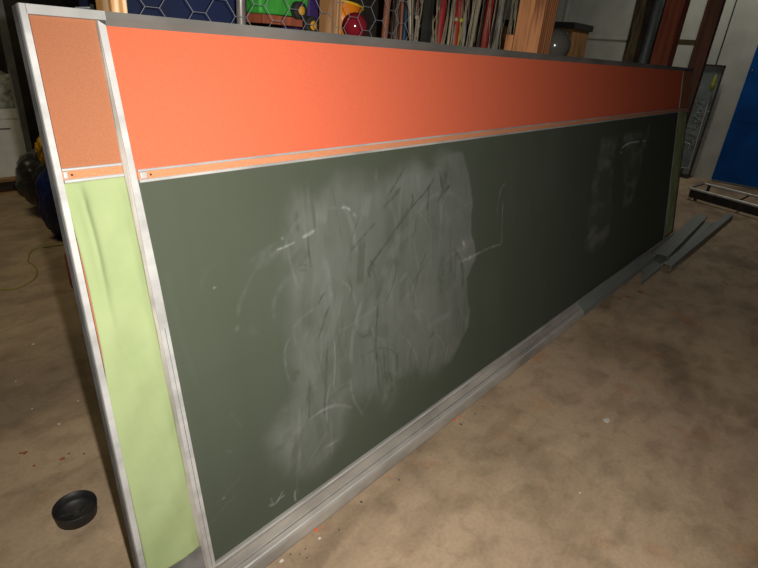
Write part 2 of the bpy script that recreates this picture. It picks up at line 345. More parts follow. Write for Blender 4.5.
# dark strokes where the dust is missing
for P, w, a in (([(1.745,1.138),(1.70,1.10),(1.598,1.046),(1.47,.96),(1.337,.866),(1.325,.85)],.0048,-1.0), ([(1.563,1.205),(1.52,1.165),(1.445,1.10)],.005,-.7), ([(1.528,1.125),(1.48,1.10),(1.432,1.072)],.008,-.65),
                ([(1.375,1.02),(1.32,.99),(1.241,.945)],.006,-.6), ([(1.785,1.165),(1.80,1.11),(1.808,1.083),(1.773,1.04)],.007,-.95), ([(1.856,1.095),(1.825,1.075),(1.795,1.073)],.008,-.95),
                ([(1.109,.833),(1.09,.82),(1.072,.80)],.0035,-1.0), ([(1.119,.773),(1.098,.745),(1.091,.73),(1.062,.684)],.0045,-1.0), ([(1.368,.707),(1.35,.60),(1.343,.525),(1.347,.40),(1.35,.34)],.006,-.9),
                ([(1.095,.641),(1.085,.58),(1.076,.512),(1.051,.381)],.005,-.75), ([(1.0,.54),(.99,.46),(.981,.397)],.005,-.6), ([(1.345,.885),(1.355,.865),(1.33,.845),(1.335,.825)],.006,-1.0),
                ([(1.60,1.095),(1.605,1.07),(1.59,1.05)],.006,-.85), ([(1.02,1.12),(1.016,1.09),(1.018,1.065)],.009,-.7), ([(1.70,1.205),(1.76,1.2)],.018,-.7), ([(1.25,.625),(1.27,.607),(1.31,.60)],.006,-.8), ([(1.235,.66),(1.237,.655)],.005,-1),
                ([(.93,.60),(.96,.585)],.009,-.9), ([(.905,.58),(.95,.572)],.006,-.6), ([(.965,1.10),(.985,1.06)],.007,-.5), ([(1.385,.50),(1.388,.40),(1.40,.34)],.005,-.6), ([(1.41,.52),(1.41,.44)],.004,-.6),
                ([(1.01,.955),(1.04,.945)],.004,-.8), ([(1.012,.935),(1.036,.93)],.004,-.8), ([(1.70,.45),(1.72,.46)],.007,-.9), ([(1.30,1.06),(1.25,.98),(1.24,.90)],.004,-.35), ([(1.22,.86),(1.235,.80),(1.215,.76)],.004,-.5),
                ([(1.02,.87),(1.0,.80),(1.02,.74)],.02,-.3), ([(1.80,.80),(1.785,.70),(1.79,.62)],.03,-.4), ([(1.40,.80),(1.36,.72)],.012,-.45), ([(1.42,.86),(1.5,.84)],.02,-.35),
                ([(1.86,.78),(1.85,.64)],.010,-.4), ([(1.90,.78),(1.89,.66)],.008,-.4), ([(1.38,.28),(1.50,.31),(1.62,.30)],.045,-.6), ([(.87,.47),(.90,.46)],.010,-.5), ([(.83,.36),(.86,.35)],.008,-.5), ([(1.74,1.0),(1.74,.9)],.03,-.25)):
    stroke(P, w, a)
for P, w, a in (([(2.34,1.045),(2.30,1.02),(2.275,.97),(2.262,.90)],.007,.10), ([(2.318,.95),(2.315,.84),(2.314,.74)],.0055,.13), ([(2.31,.738),(2.22,.745),(2.137,.744),(2.03,.739),(1.93,.739)],.0048,.26), ([(2.06,.725),(2.0,.735)],.012,.09),
                ([(1.085,1.052),(1.055,1.043),(1.035,1.04)],.004,.32), ([(1.0,1.030),(.953,1.024),(.93,1.022)],.0032,.30), ([(.945,1.022),(.89,1.005),(.845,.985)],.012,.10), ([(.93,1.045),(.86,1.02),(.83,1.01)],.009,.07), ([(.95,1.055),(.96,1.052)],.004,.25),
                ([(.835,.972),(.80,.93),(.775,.895),(.762,.855)],.0055,.075), ([(.758,.825),(.748,.818)],.007,.12), ([(1.004,.956),(.93,.905),(.90,.87),(.885,.82)],.008,.075), ([(.895,.82),(.885,.812)],.006,.10), ([(1.215,1.105),(1.238,1.102),(1.255,1.090)],.0035,.42), ([(1.268,1.078),(1.281,1.062)],.005,.22), ([(1.195,1.108),(1.15,1.115)],.004,.12),
                ([(1.05,.79),(1.0,.775),(.955,.75)],.0045,.12), ([(.945,.73),(.915,.69),(.91,.62),(.92,.56)],.004,.13), ([(1.111,.95),(1.13,.90),(1.135,.84),(1.13,.78)],.010,.10), ([(.986,.395),(1.05,.40),(1.12,.385),(1.19,.34)],.0045,.18),
                ([(1.192,.461),(1.196,.40),(1.213,.343),(1.251,.27)],.006,.15), ([(1.255,.30),(1.30,.35)],.008,.10), ([(.775,.166),(.80,.158),(.818,.168)],.0032,.4), ([(.785,.19),(.79,.165)],.0025,.25), ([(.835,.185),(.82,.168),(.84,.166)],.0025,.25), ([(.886,.155),(.881,.13),(.885,.108)],.0032,.3), ([(.90,.20),(.893,.13)],.003,.1),
                ([(.60,.30),(.66,.325),(.69,.335)],.004,.05), ([(.56,.24),(.60,.26),(.66,.285)],.004,.07), ([(1.622,1.0),(1.69,1.055),(1.774,1.072),(1.87,1.06),(1.96,1.01)],.012,.10), ([(1.60,1.0),(1.605,.90),(1.63,.75)],.006,.10),
                ([(1.96,.83),(1.975,.80)],.009,.30), ([(1.80,.765),(1.90,.795),(1.97,.79)],.008,.10), ([(.575,1.05),(.582,.90),(.60,.7)],.010,.02), ([(.72,1.03),(.68,1.01),(.66,.96)],.006,.022), ([(1.40,1.21),(1.395,1.17)],.006,.12), ([(1.075,1.21),(1.07,1.05)],.006,.07),
                ([(1.05,1.21),(1.045,1.0)],.005,.05), ([(1.10,1.17),(1.10,1.0)],.005,.06), ([(.86,.36),(.85,.44),(.90,.48)],.03,.07), ([(.90,.42),(.93,.36)],.022,.08), ([(1.06,.245),(1.10,.25)],.010,.15), ([(1.07,.20),(1.08,.35)],.005,.10),
                ([(1.55,.75),(1.57,.62),(1.66,.58),(1.70,.46)],.006,.06), ([(1.70,.86),(1.68,.72)],.012,.09), ([(1.45,.55),(1.55,.62),(1.63,.55),(1.66,.44)],.006,.05), ([(1.42,.78),(1.45,.70)],.03,.06), ([(1.0,.66),(1.07,.70),(1.09,.66)],.003,.07),
                ([(1.92,.60),(1.92,.50)],.004,.08), ([(1.88,.43),(1.90,.40),(1.87,.36)],.006,.10), ([(.80,.80),(.815,.79)],.01,.05), ([(.70,.965),(.706,.963)],.003,.25), ([(.66,.45),(.67,.44)],.003,.15), ([(.69,.57),(.72,.50)],.003,.05), ([(.62,.30),(.625,.30)],.003,.3)):
    stroke(P, w, a*(.45 if a <= .15 and P[0][0] < 2.0 else .8))
# two wiped columns and the faint writing near the far end
for P, am in (([(3.60,1.17),(3.93,1.18),(3.92,.98),(3.88,.8),(3.93,.60),(3.90,.43),(3.62,.40),(3.45,.46),(3.47,.85),(3.54,1.0)], .20), ([(4.03,1.17),(4.62,1.16),(4.52,.79),(4.40,.6),(4.16,.62),(4.08,.98)], .17)):
    e = polydist(GU+.12*(fbm(GU*4,GV*9,13)-.5), GV+.09*(fbm(GU*4,GV*9,19)-.5), P); D += sst(-.03,.08,e)*am*(.15+1.5*sst(.3,.75,fbm(GU*7,GV*14,41))*fbm(GU*3,GV*4,43))
stroke([(4.02,1.072),(4.08,1.088),(4.211,1.100),(4.42,1.093)], .0055, .75, .3); stroke([(4.50,1.088),(4.59,1.088)], .0055, .75, .3); stroke([(4.0,1.05),(4.04,1.045)],.008,.4); stroke([(4.02,1.05),(4.2,1.06)],.012,-.7)
for k in range(6):
    uu = 4.06 + k*.068; stroke([(uu,1.185-.002*k),(uu+.004,1.13)], .006, .13); stroke([(uu+.005,1.132),(uu+.03,1.125),(uu+.045,1.15),(uu+.02,1.158),(uu+.005,1.145)], .005, .15)
stroke([(4.59,1.20),(4.63,1.20),(4.645,1.17),(4.60,1.145),(4.59,1.12),(4.62,1.105),(4.65,1.12),(4.64,1.15),(4.605,1.17),(4.59,1.20)], .007, .15)
# thin haze of old chalk in faint vertical streaks
D += .010*fbm(GU*3, GV*10, 55) + .010*fbm(GU*20, GV*1.6, 66)
D += .018*sst(.35,.8,fbm(GU*5,GV*2,95))*sst(2.0,2.4,GU)*sst(3.3,2.8,GU)
D = np.clip(D*.84, 0, .8)
me = bpy.data.meshes.new('chalkboard_panel')
off = parent_world(board)
X = GU.ravel(); V = GV.ravel(); o_ = -.0095
co = np.stack([X, BY+V*sin(LEAN)-o_*cos(LEAN), V*cos(LEAN)+o_*sin(LEAN)], 1) - np.array(off)
ii = np.arange(NU*NV).reshape(NV, NU)
F = np.stack([ii[:-1,:-1], ii[:-1,1:], ii[1:,1:], ii[1:,:-1]], -1).reshape(-1,4)
me.vertices.add(len(co)); me.vertices.foreach_set('co', co.ravel())
me.loops.add(F.size); me.loops.foreach_set('vertex_index', F.ravel())
me.polygons.add(len(F)); me.polygons.foreach_set('loop_start', np.arange(0,F.size,4)); me.update(calc_edges=True)
a = me.attributes.new('chalk_dust', 'FLOAT', 'POINT'); a.data.foreach_set('value', D.ravel().astype(np.float32))
me.materials.append(M['chalkboard'])
sheet = bpy.data.objects.new('chalkboard_panel', me); COL.objects.link(sheet); sheet.parent = board
sol = sheet.modifiers.new('thickness', 'SOLIDIFY'); sol.thickness = .006; sol.offset = -1
sheet['label'] = 'dark green writing surface with a wiped cloud of chalk dust'

# rails
def vprism(prof, v0, v1, ul=lambda v: 0):
    return prism(bmesh.new(), prof, lambda p: B(p[0]+ul(v0), v0, p[1]), lambda p: B(p[0]+ul(v1), v1, p[1]))
def uprism(prof, a, b): return prism(bmesh.new(), prof, lambda p: B(a, p[0], p[1]), lambda p: B(b, p[0], p[1]))
def rail_at(v): return .340+.025*v, .357+.0235*v
a0, b0 = rail_at(-.006); a1, b1 = rail_at(VT)
bm = bmesh.new(); q = lambda a, b, v: [B(a,v,-.0025),B(a+.0015,v,0),B(b-.001,v,0),B(b,v,-.003),B(b,v,-.015),B(a,v,-.015)]
A_ = [bm.verts.new(p) for p in q(a0,b0,-.006)]; C_ = [bm.verts.new(p) for p in q(a1,b1,VT)]
for k in range(6): bm.faces.new((A_[k],A_[(k+1)%6],C_[(k+1)%6],C_[k]))
bm.faces.new(A_); bm.faces.new(C_[::-1])
obj('end_rail', bm, 'alu', board, label='bright aluminium rail at the near end')
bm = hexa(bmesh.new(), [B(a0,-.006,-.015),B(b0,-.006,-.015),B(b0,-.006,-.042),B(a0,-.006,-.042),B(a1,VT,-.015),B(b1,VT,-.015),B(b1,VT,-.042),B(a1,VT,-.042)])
obj('end_rail_side', bm, 'alu_side', board)  # side face painted darker than the front, as if in grazing light
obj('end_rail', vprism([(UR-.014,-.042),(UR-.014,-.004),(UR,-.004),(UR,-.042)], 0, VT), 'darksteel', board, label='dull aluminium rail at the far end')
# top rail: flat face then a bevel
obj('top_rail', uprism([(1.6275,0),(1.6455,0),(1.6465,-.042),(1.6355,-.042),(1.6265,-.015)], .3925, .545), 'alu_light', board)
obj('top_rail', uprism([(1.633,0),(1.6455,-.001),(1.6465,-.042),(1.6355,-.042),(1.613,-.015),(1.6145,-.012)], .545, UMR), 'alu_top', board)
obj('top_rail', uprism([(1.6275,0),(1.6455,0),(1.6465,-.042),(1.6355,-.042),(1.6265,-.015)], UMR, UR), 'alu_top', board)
# mullions
def loft(name, rows, m, lab=None):
    bm = bmesh.new(); R_ = [[bm.verts.new(B(u,v,o)) for u,o in pr] for v, pr in rows]; n = len(R_[0])
    for A, C in zip(R_, R_[1:]):
        for k in range(n): bm.faces.new((A[k],A[(k+1)%n],C[(k+1)%n],C[k]))
    bm.faces.new(R_[0]); bm.faces.new(R_[-1][::-1]); return obj(name, bm, m, board, label=lab)
loft('mullion', [(.095,[(.530,-.0005),(.5535,0),(.5555,-.003),(.5555,-.014),(.530,-.014)]),(1.03,[(.5275,-.0005),(.550,0),(.552,-.003),(.552,-.014),(.5275,-.014)]),
   (1.35,[(.5300,-.0005),(.5440,0),(.546,-.003),(.546,-.014),(.5300,-.014)]),(1.617,[(.5265,-.0005),(.5415,0),(.543,-.003),(.543,-.014),(.5265,-.014)]),(1.626,[(.5265,-.0005),(.527,0),(.5275,-.003),(.5275,-.014),(.5265,-.014)])], 'alu', 'bright aluminium upright at the near end')
loft('mullion_shaded_side', [(.095,[(.516,-.013),(.518,-.008),(.5298,-.001),(.5298,-.014),(.516,-.014)]),(1.03,[(.5150,-.013),(.517,-.009),(.5273,-.002),(.5273,-.014),(.5150,-.014)]),
   (1.35,[(.5200,-.013),(.522,-.009),(.5298,-.002),(.5298,-.014),(.5200,-.014)]),(1.624,[(.5245,-.013),(.525,-.010),(.5263,-.004),(.5263,-.014),(.5245,-.014)])], 'tray')  # left bevel in a darker metal, its side shade put into the colour
loft('mullion_groove', [(.10,[(.5415,.0002),(.5430,.0002),(.5430,-.002),(.5415,-.002)]),(.90,[(.5395,.0002),(.5410,.0002),(.5410,-.002),(.5395,-.002)])], 'alu_side')
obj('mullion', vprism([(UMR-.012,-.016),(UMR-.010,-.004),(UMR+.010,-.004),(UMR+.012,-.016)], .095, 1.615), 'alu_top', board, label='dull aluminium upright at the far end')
# map rails with a cork insert
def map_rail(a, b, top, lab):
    bm = bmesh.new()
    for p0, p1 in ((top-.0065, top), (top-.032, top-.0240)):
        prism(bm, [(p0,-.016),(p0,-.003),(p0+.0015,-.0015),(p1-.0015,-.0015),(p1,-.003),(p1,-.016)], lambda p: B(a,p[0],p[1]), lambda p: B(b,p[0],p[1]))
    r = obj('map_rail', bm, 'alu', board, label=lab)
    obj('cork_insert', bbox(bmesh.new(), a, b, top-.0240, top-.0065, -.016, -.0065), 'cork_strip', r)
    return r
r = map_rail(.551, UMR-.012, 1.3065, None)
e = obj('end_clip', bbox(bmesh.new(), .556,.572,1.2835,1.2995,-.014,-.003), 'alu_light', r, bevel=.002)
obj('rivet', lathe(bmesh.new(), [(.0028,0),(.0022,.0018)], B(.582,1.291,-.0065), 10, (0,-cos(LEAN),sin(LEAN))), 'darksteel', r)
r = map_rail(.389, .517, 1.3260, None)
obj('end_clip', bbox(bmesh.new(), .391,.400,1.303,1.319,-.014,-.004), 'alu_light', r, bevel=.002)
obj('rivet', lathe(bmesh.new(), [(.0028,0),(.0022,.0018)], B(.408,1.3105,-.0065), 10, (0,-cos(LEAN),sin(LEAN))), 'darksteel', r)
map_rail(UMR+.012, UR-.014, 1.30, None)
# chalk tray along the bottom
tray = [(-.006,-.042),(-.006,.040),(.002,.044),(.036,.042),(.046,.038),(.049,.034),(.046,.029),(.052,.026),(.060,.014),(.084,.004),(.090,.004),(.094,.007),(.099,.007),(.102,.001),(.102,-.018)]
obj('chalk_tray', uprism(tray, .372, UR), 'tray', board)
obj('tray_lip', uprism([(.0975,.0068),(.0985,.0085),(.1035,.0060),(.1035,.001),(.0985,.001)], .556, UR-.02), 'alu', board)
obj('tray_ridge', uprism([(.0455,.0385),(.0495,.0345),(.0510,.0350),(.0475,.0400)], .375, UR-.02), 'alu', board)
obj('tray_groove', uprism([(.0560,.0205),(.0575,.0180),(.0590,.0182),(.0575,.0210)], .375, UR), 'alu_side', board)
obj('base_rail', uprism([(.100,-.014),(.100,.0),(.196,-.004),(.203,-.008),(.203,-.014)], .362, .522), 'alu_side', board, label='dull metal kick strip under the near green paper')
# lime paper pinned over the end panels
def paper(ul, ur, vt, vb, seed):
    nu, nv = 26, 200; bm = bmesh.new(); g = []
    r = np.random.default_rng(seed); ph = r.random(8)*6
    for j in range(nv+1):
        t = j/nv; v = vt+(vb-vt)*t; a = ul(v); b = ur(v); row = []
        for i in range(nu+1):
            s = i/nu; q = .0035*(1+sin(14*v+ph[0]+3*s))*.5 + .0022*(1+sin(31*v+ph[1]-6*s))*.5 + .002*(1+sin(9*s+ph[2]+5*v))*.5
            q += .0022*fbm(np.array(s*3.1+9),np.array(v*22),seed+3,3) + .003*fbm(np.array(s*5+2+v*6),np.array(v*9+s*3),seed+7,3)*(1.4-.6*v)
            if seed == 1: q += .012*math.exp(-((s-.27-.05*sin(4*v))/.07)**2)*sst(.85,1.2,np.array(v))
            row.append(bm.verts.new(B(a+(b-a)*s, v, -.0095+q*min(1,.15+j/10)*(.25+.75*min(1,6*min(s,1-s)+.2)))))
        g.append(row)
    for A, C in zip(g, g[1:]):
        for i in range(nu): bm.faces.new((A[i],A[i+1],C[i+1],C[i]))
    return bm
o = obj('green_paper', paper(lambda v: .357+.0235*v - .002 + .0085*sin(max(0,min(1,(1.235-v)/.46))*pi)**.7 + .0035*max(0,min(1,(.8-v)/.3)), lambda v: .5215, 1.2945, .195, 1), 'paper', board, smooth=True)
o.modifiers.new('thickness','SOLIDIFY').thickness = .0004
o = obj('green_paper', paper(lambda v: UMR+.012, lambda v: UR-.017-.03*max(0,1-v/1.2), 1.262, .13, 2), 'paper', board, smooth=True)
o.modifiers.new('thickness','SOLIDIFY').thickness = .0004
bm = bmesh.new(); p = B(.523,1.6465,-.012)
box(bm, p.x-.004,p.x+.004,p.y-.004,p.y+.004,p.z-.002,p.z+.012); obj('hook', bm, 'chrome', board)
bm = tube(bmesh.new(), [B(.49,1.648,-.012),B(.523,1.652,-.012)], .002, 8); obj('hook_wire', bm, 'steel', board)

# ------------------------------------------------------------------ metal strips on the floor
def channel(a, b, w, h, lab, z0, z1, cut=0, group=None):
    """folded channel lying open side down: a, b are the ends of its left top edge"""
    a = Vector((*a, z0)); b = Vector((*b, z1)); d = (b-a).normalized(); n = Vector((d.y,-d.x,0)).normalized(); up = Vector((0,0,1)); th = .003
    t = tag(thing('metal_channel', ((a+b)/2).xy.to_3d(), lab, 'metal strip'), group=group)
    def slab(P, s1, s2, nm):
        c0, c1 = d*cut*(n.dot(P)/w if w else 0), d*cut*((n.dot(P)+s1)/w)
        pts = [a+P+c0, a+P+n*s1+c1, a+P+n*s1-up*s2+c1, a+P-up*s2+c0, b+P, b+P+n*s1, b+P+n*s1-up*s2, b+P-up*s2]
        obj(nm, hexa(bmesh.new(), pts), 'strip', t)
    slab(Vector((0,0,0)), w, th, 'face')
    slab(-up*th, th, h-th, 'flange')
    slab(n*(w-th)-up*th, th, h-th, 'flange')
    return t
G = 'cut metal channel strips at the far end of the chalkboard'
channel((4.98,.985), (7.02,1.075), .118, .030, 'wide grey metal channel nearest the chalkboard, its near end resting on another strip', .094, .072, group=G)
channel((4.86,.868), (7.50,.838), .072, .052, 'longest grey metal channel, farthest out from the chalkboard, with dark side flange', .060, .056, group=G)
channel((4.62,.958), (6.92,.950), .085, .030, 'grey metal channel with a pointed diagonal end, lying under the two longer strips', .031, .031, cut=-.30, group=G)
t = thing('metal_channel', (4.2,.96,0), 'straight grey metal channel laid along the far half of the chalk tray', 'metal strip', G)
obj('face', uprism([(.108,.003),(.110,.006),(.056,.056),(.054,.052)], 3.33, 4.95), 'strip', t)
obj('flange', uprism([(.054,.052),(.056,.056),(.022,.058),(.022,.055)], 3.33, 4.95), 'strip', t)

# ------------------------------------------------------------------ small things on the floor
c = thing('round_cap', (.352,1.603,0), 'black plastic round cap lying open side up on the concrete', 'cap')
obj('shell', lathe(bmesh.new(), [(.058,.0),(.0645,.003),(.0665,.020),(.0695,.047),(.0690,.050),(.0665,.050),(.0640,.022),(.0600,.008),(.0,.007)], (.352,1.603,0), 40), 'black', c, smooth=True)
bm = bmesh.new()
for k in range(3): a_ = k*2.1+.6; tube(bm, [(.352+.012*cos(a_),1.603+.012*sin(a_),.013),(.352+.050*cos(a_),1.603+.050*sin(a_),.013)], .0025, 6)
obj('rib', bm, 'black', c)
pts = [(1.33,4.27),(1.173,4.292),(1.077,4.311),(1.01,4.23),(.983,4.157),(.955,4.08),(.963,4.009),(.958,3.93),(.943,3.868),(.896,3.757),(.81,3.685),(.737,3.667),(.684,3.71),(.58,3.74),(.5,3.70)]
sm = []
for k in range(len(pts)-1):
    p0, p1, p2, p3 = [Vector((*pts[max(0,min(len(pts)-1,k+q))],.005)) for q in (-1,0,1,2)]
    for q in range(5): t_ = q/5; sm.append(.5*((2*p1)+(p2-p0)*t_+(2*p0-5*p1+4*p2-p3)*t_*t_+(3*p1-p0-3*p2+p3)*t_**3))
tag(obj('string', tube(bmesh.new(), sm, .0042, 6), 'cord', loc=(.9,3.9,0), smooth=True), 'thin yellow string curling over the concrete by the dark bags', 'string')
def chip(x, y, s, m, i, lab, grp):
    r = random.Random(i); bm = bmesh.new(); n = 7
    top = [bm.verts.new((x+s*cos(2*pi*k/n)*r.uniform(.5,1)*1.3, y+s*sin(2*pi*k/n)*r.uniform(.4,1), .0022)) for k in range(n)]
    bot = [bm.verts.new((v.co.x, v.co.y, 0)) for v in top]
    bm.faces.new(top); bm.faces.new(bot[::-1])
    for k in range(n): bm.faces.new((top[k],bot[k],bot[(k+1)%n],top[(k+1)%n]))
    tag(obj('chip', bm, m, loc=(x,y,0)), lab, 'debris', grp)
for i, (x, y, s) in enumerate(((.483,2.148,.006),(.436,2.33,.004),(.601,2.257,.004),(.30,2.42,.004),(.62,2.9,.008),(.35,2.75,.005),(.45,2.60,.004))):
    chip(x,y,s,'chip_w',i,'small white fleck on the concrete left of the chalkboard','white flecks left of the chalkboard')
for i, (x, y, s) in enumerate(((.325,2.055,.009),(.313,2.065,.006),(.416,1.923,.009),(.445,1.935,.006),(.326,1.956,.006),(.487,1.894,.006))):
    chip(x,y,s,'chip_r',20+i,'small rust-red flake on the concrete behind the black cap','rust-red flakes behind the black cap')
for i, (x, y, s) in enumerate(((.915,.966,.010),(.94,.955,.005),(1.797,.968,.012),(1.84,.962,.008),(1.48,.975,.006),(4.177,.836,.035),(4.0,.87,.02),(3.9,.90,.02),(1.30,.95,.004))):
    chip(x,y,s,'chip_o' if x < 3 else 'chip_d',40+i,'small orange paint chip on the concrete beside the chalk tray','orange chips beside the chalk tray')
for i, (x, y, s) in enumerate(((.752,.954,.008),(.90,.93,.006),(2.359,.438,.02),(1.801,.347,.005))):
    chip(x,y,s,'chip_w',60+i,('white crumb on the floor at the near end of the chalk tray','pale chip beside the orange chip near the chalk tray','largest pale chip out on the open concrete right of the chalkboard','tiny white fleck on the concrete nearest the camera')[i],None)
for i in range(16):
    u_ = random.uniform(.7,2.6); chip(u_, random.uniform(.90,.962), random.uniform(.002,.005), 'chip_k', 80+i, 'dark grit crumb on the floor along the chalk tray', 'dark grit crumbs along the chalk tray')

# ------------------------------------------------------------------ timber posts the board leans against
def post(x0, x1, y0, y1, m, lab, z1=4.19, name='wooden_post', bev=.004):
    bm = BX(x0,x1,y0,y1,0,z1); o = obj(name, bm, m, loc=((x0+x1)/2,(y0+y1)/2,0), bevel=bev)
    return tag(o, lab, 'post')
post(.600,.638,1.385,1.474,'pine','pale knotty pine stud at the near end behind the chalkboard top')
post(1.520,1.558,1.600,1.690,'pine_dark','thin brown wooden stud between the green toy truck and the red ball')
post(2.705,2.85,1.345,1.490,'fir','thick orange timber post at the middle of the storage cage')
o = post(2.70,2.85,1.492,1.536,'fir','short timber block against the thick orange timber post', 1.70, 'timber_block')
post(6.72,6.93,1.78,1.965,'redbrown','wide reddish timber post left of the brown post at the far end')
post(6.93,7.05,1.47,1.62,'brownpost','dark brown timber post just behind the far end of the chalkboard')
tag(obj('cross_brace', BX(6.932,7.0,1.62,1.80,1.853,1.905), 'olive', loc=(6.96,1.69,1.85)), 'short olive timber brace between the two far posts', 'brace')
bm = tube(bmesh.new(), [(7.5,2.45,0),(7.5,2.445,1.0),(7.5,2.46,2.0),(7.5,2.50,3.9)], [.08,.075,.07,.065], 14)
tag(obj('log_pole', bm, 'bark', loc=(7.5,2.45,0), smooth=True), 'rough bark-covered pole leaning before the grey wall panels', 'pole')
tag(obj('steel_pipe', tube(bmesh.new(), [(7.7,2.36,0),(7.7,2.31,3.9)], .06, 20), 'bluegrey', loc=(7.7,2.36,0), smooth=True), 'blue-grey upright pipe right of the bark pole', 'pipe')
tag(obj('steel_pipe', tube(bmesh.new(), [(7.8,2.16,0),(7.8,2.13,3.9)], .05, 20), 'darksteel', loc=(7.8,2.16,0), smooth=True), 'dark upright pipe between the blue-grey pipe and the reddish post', 'pipe')

tag(obj('dark_gap_sheet', BX(8.05,8.09,2.17,2.66,0,3.9), 'clutter', loc=(8.07,2.4,0)), 'dark sheet added to darken the gaps behind the bark pole and the pipes', 'board')  # added sheet that keeps the gaps between pole and pipes dark
# hexagonal wire of the cage
def hexmesh(x0, x1, z0, z1, y, w, hgt, r):
    bm = bmesh.new(); seen = set()
    def seg(p, q):
        k = tuple(sorted(((round(p[0],3),round(p[1],3)),(round(q[0],3),round(q[1],3)))))
        if k in seen: return
        seen.add(k)
        if all(x0 <= t[0] <= x1 and z0 <= t[1] <= z1 for t in (p,q)): tube(bm, [(p[0],y,p[1]),(q[0],y,q[1])], r, 5, False)
    a = w*.20; step = w/2+a
    for i in range(int((x1-x0)/step)+2):
        for j in range(int((z1-z0)/hgt)+2):
            cx = .801 + step*(i - 3); cz = z0 + .011 + hgt*j + (hgt/2 if i%2 else 0)
            P = [(cx-w/2,cz),(cx-a,cz+hgt/2),(cx+a,cz+hgt/2),(cx+w/2,cz),(cx+a,cz-hgt/2),(cx-a,cz-hgt/2)]
            for k in range(6): seg(P[k], P[(k+1)%6])
    return bm
hx = thing('wire_screen', (1.3,1.595,0), 'grey hexagonal wire netting stretched across the front of the storage cage', 'wire netting')
obj('netting', hexmesh(.70,2.05,1.30,2.6,1.588,.105,.084,.0010), 'hexwire', hx)
obj('bottom_wire', tube(bmesh.new(), [(.68,1.588,1.30),(2.05,1.588,1.30)], .003, 8), 'hexwire', hx)
obj('frame_post', BX(.665,.70,1.56,1.596,0,2.62), 'darksteel', hx)
obj('frame_post', BX(2.05,2.08,1.56,1.596,0,2.62), 'darksteel', hx)
obj('top_bar', BX(.70,2.05,1.57,1.596,2.6,2.62), 'darksteel', hx)
tag(obj('conduit', tube(bmesh.new(), [(1.128,1.635,0),(1.128,1.635,4.19)], .015, 20), 'galv', loc=(1.128,1.635,0), smooth=True), 'shiny upright steel conduit between the navy sheet and the green toy', 'pipe')

# shelf with toys
sh = thing('storage_shelf', (1.45,1.95,0), 'reddish plywood shelf under the toys inside the wire cage', 'shelf')
obj('shelf_board', BX(.72,1.98,1.70,2.25,1.588,1.612), 'redbrown', sh, bevel=.002)
for x, y in ((.74,1.72),(1.95,1.72),(.74,2.23),(1.95,2.23)): obj('leg', BX(x-.018,x+.018,y-.018,y+.018,0,1.588), 'darksteel', sh)
bx_ = thing('navy_bin', (.99,1.95,1.612), 'large navy blue bin standing behind the hexagonal wire', 'bin')
bm = bmesh.new(); hexa(bm, [(.80,1.78,1.613),(1.27,1.80,1.613),(1.27,2.1,1.613),(.80,2.1,1.613),(.775,1.765,2.12),(1.275,1.785,2.12),(1.275,2.12,2.12),(.775,2.12,2.12)]); obj('body', bm, 'navy', bx_, bevel=.012)
obj('rim', BX(.765,1.283,1.755,2.13,2.12,2.15), 'navy', bx_, bevel=.005)
tr = thing('toy_truck', (1.46,1.86,1.612), 'green toy truck with black tyres and amber hubs behind the wire', 'toy')
bm = bmesh.new(); hexa(bm, [(1.325,1.80,1.672),(1.555,1.80,1.676),(1.555,1.96,1.676),(1.325,1.96,1.672),(1.31,1.79,1.86),(1.575,1.79,1.86),(1.575,1.97,1.86),(1.31,1.97,1.86)])
obj('bed', bm, 'green', tr, bevel=.008)
for xx in (1.36,1.41,1.46,1.51): obj('bed_rib', BX(xx,xx+.008,1.789,1.80,1.69,1.85), 'green', tr)
obj('chassis', BX(1.34,1.65,1.80,1.93,1.640,1.672), 'redbrown', tr, bevel=.003)
obj('cab', BX(1.580,1.65,1.82,1.95,1.672,1.79), 'purple', tr, bevel=.008)
for x, y, z, r in ((1.492,1.775,1.697,.032),(1.555,1.775,1.649,.034)):
    w = obj('wheel', lathe(bmesh.new(), [(r*.7,-.016),(r,-.012),(r,.012),(r*.7,.016)], (x,y,z), 24, (0,-1,0)), 'rubber', tr, smooth=False)
    obj('hub', lathe(bmesh.new(), [(r*.5,.0),(r*.5,.018),(r*.2,.022)], (x,y,z), 16, (0,-1,0)), 'hub', w)
dg = thing('toy_digger', (1.70,2.0,1.612), 'yellow and orange toy digger with sloping arm beside the thin wooden stud', 'toy')
obj('base', BX(1.68,1.80,2.02,2.12,1.613,1.70), 'purple', dg, bevel=.006)
bm = bmesh.new(); hexa(bm, [(1.66,1.96,1.80),(1.69,1.96,1.77),(1.69,2.02,1.77),(1.66,2.02,1.80),(1.74,1.96,1.70),(1.765,1.96,1.715),(1.765,2.02,1.715),(1.74,2.02,1.70)])
obj('arm', bm, 'yellow', dg)
bm = bmesh.new(); hexa(bm, [(1.585,1.985,1.88),(1.645,1.985,1.90),(1.645,2.03,1.90),(1.585,2.03,1.88),(1.705,1.985,1.76),(1.745,1.985,1.79),(1.745,2.03,1.79),(1.705,2.03,1.76)]); obj('boom', bm, 'yellow', dg)
bk = thing('bucket', (1.99,2.05,1.612), 'orange plastic bucket with a yellow rim behind the red ball', 'bucket')
AX = Vector((.16,0,1)).normalized()
obj('body', lathe(bmesh.new(), [(.060,.012),(.098,.150),(.093,.150),(.055,.02)], (1.975,2.05,1.613), 32, AX), 'orange', bk, smooth=True)
RQ = Vector((0,0,1)).rotation_difference(AX).to_matrix()
obj('rim', tube(bmesh.new(), [Vector((1.975,2.05,1.613))+RQ@Vector((.100*cos(k*pi/16),.100*sin(k*pi/16),.150)) for k in range(33)], .0065, 8), 'yellow', bk, smooth=True)
bm = bmesh.new(); bmesh.ops.create_uvsphere(bm, u_segments=36, v_segments=20, radius=.056, matrix=Matrix.Translation((1.885,1.85,1.668))); 
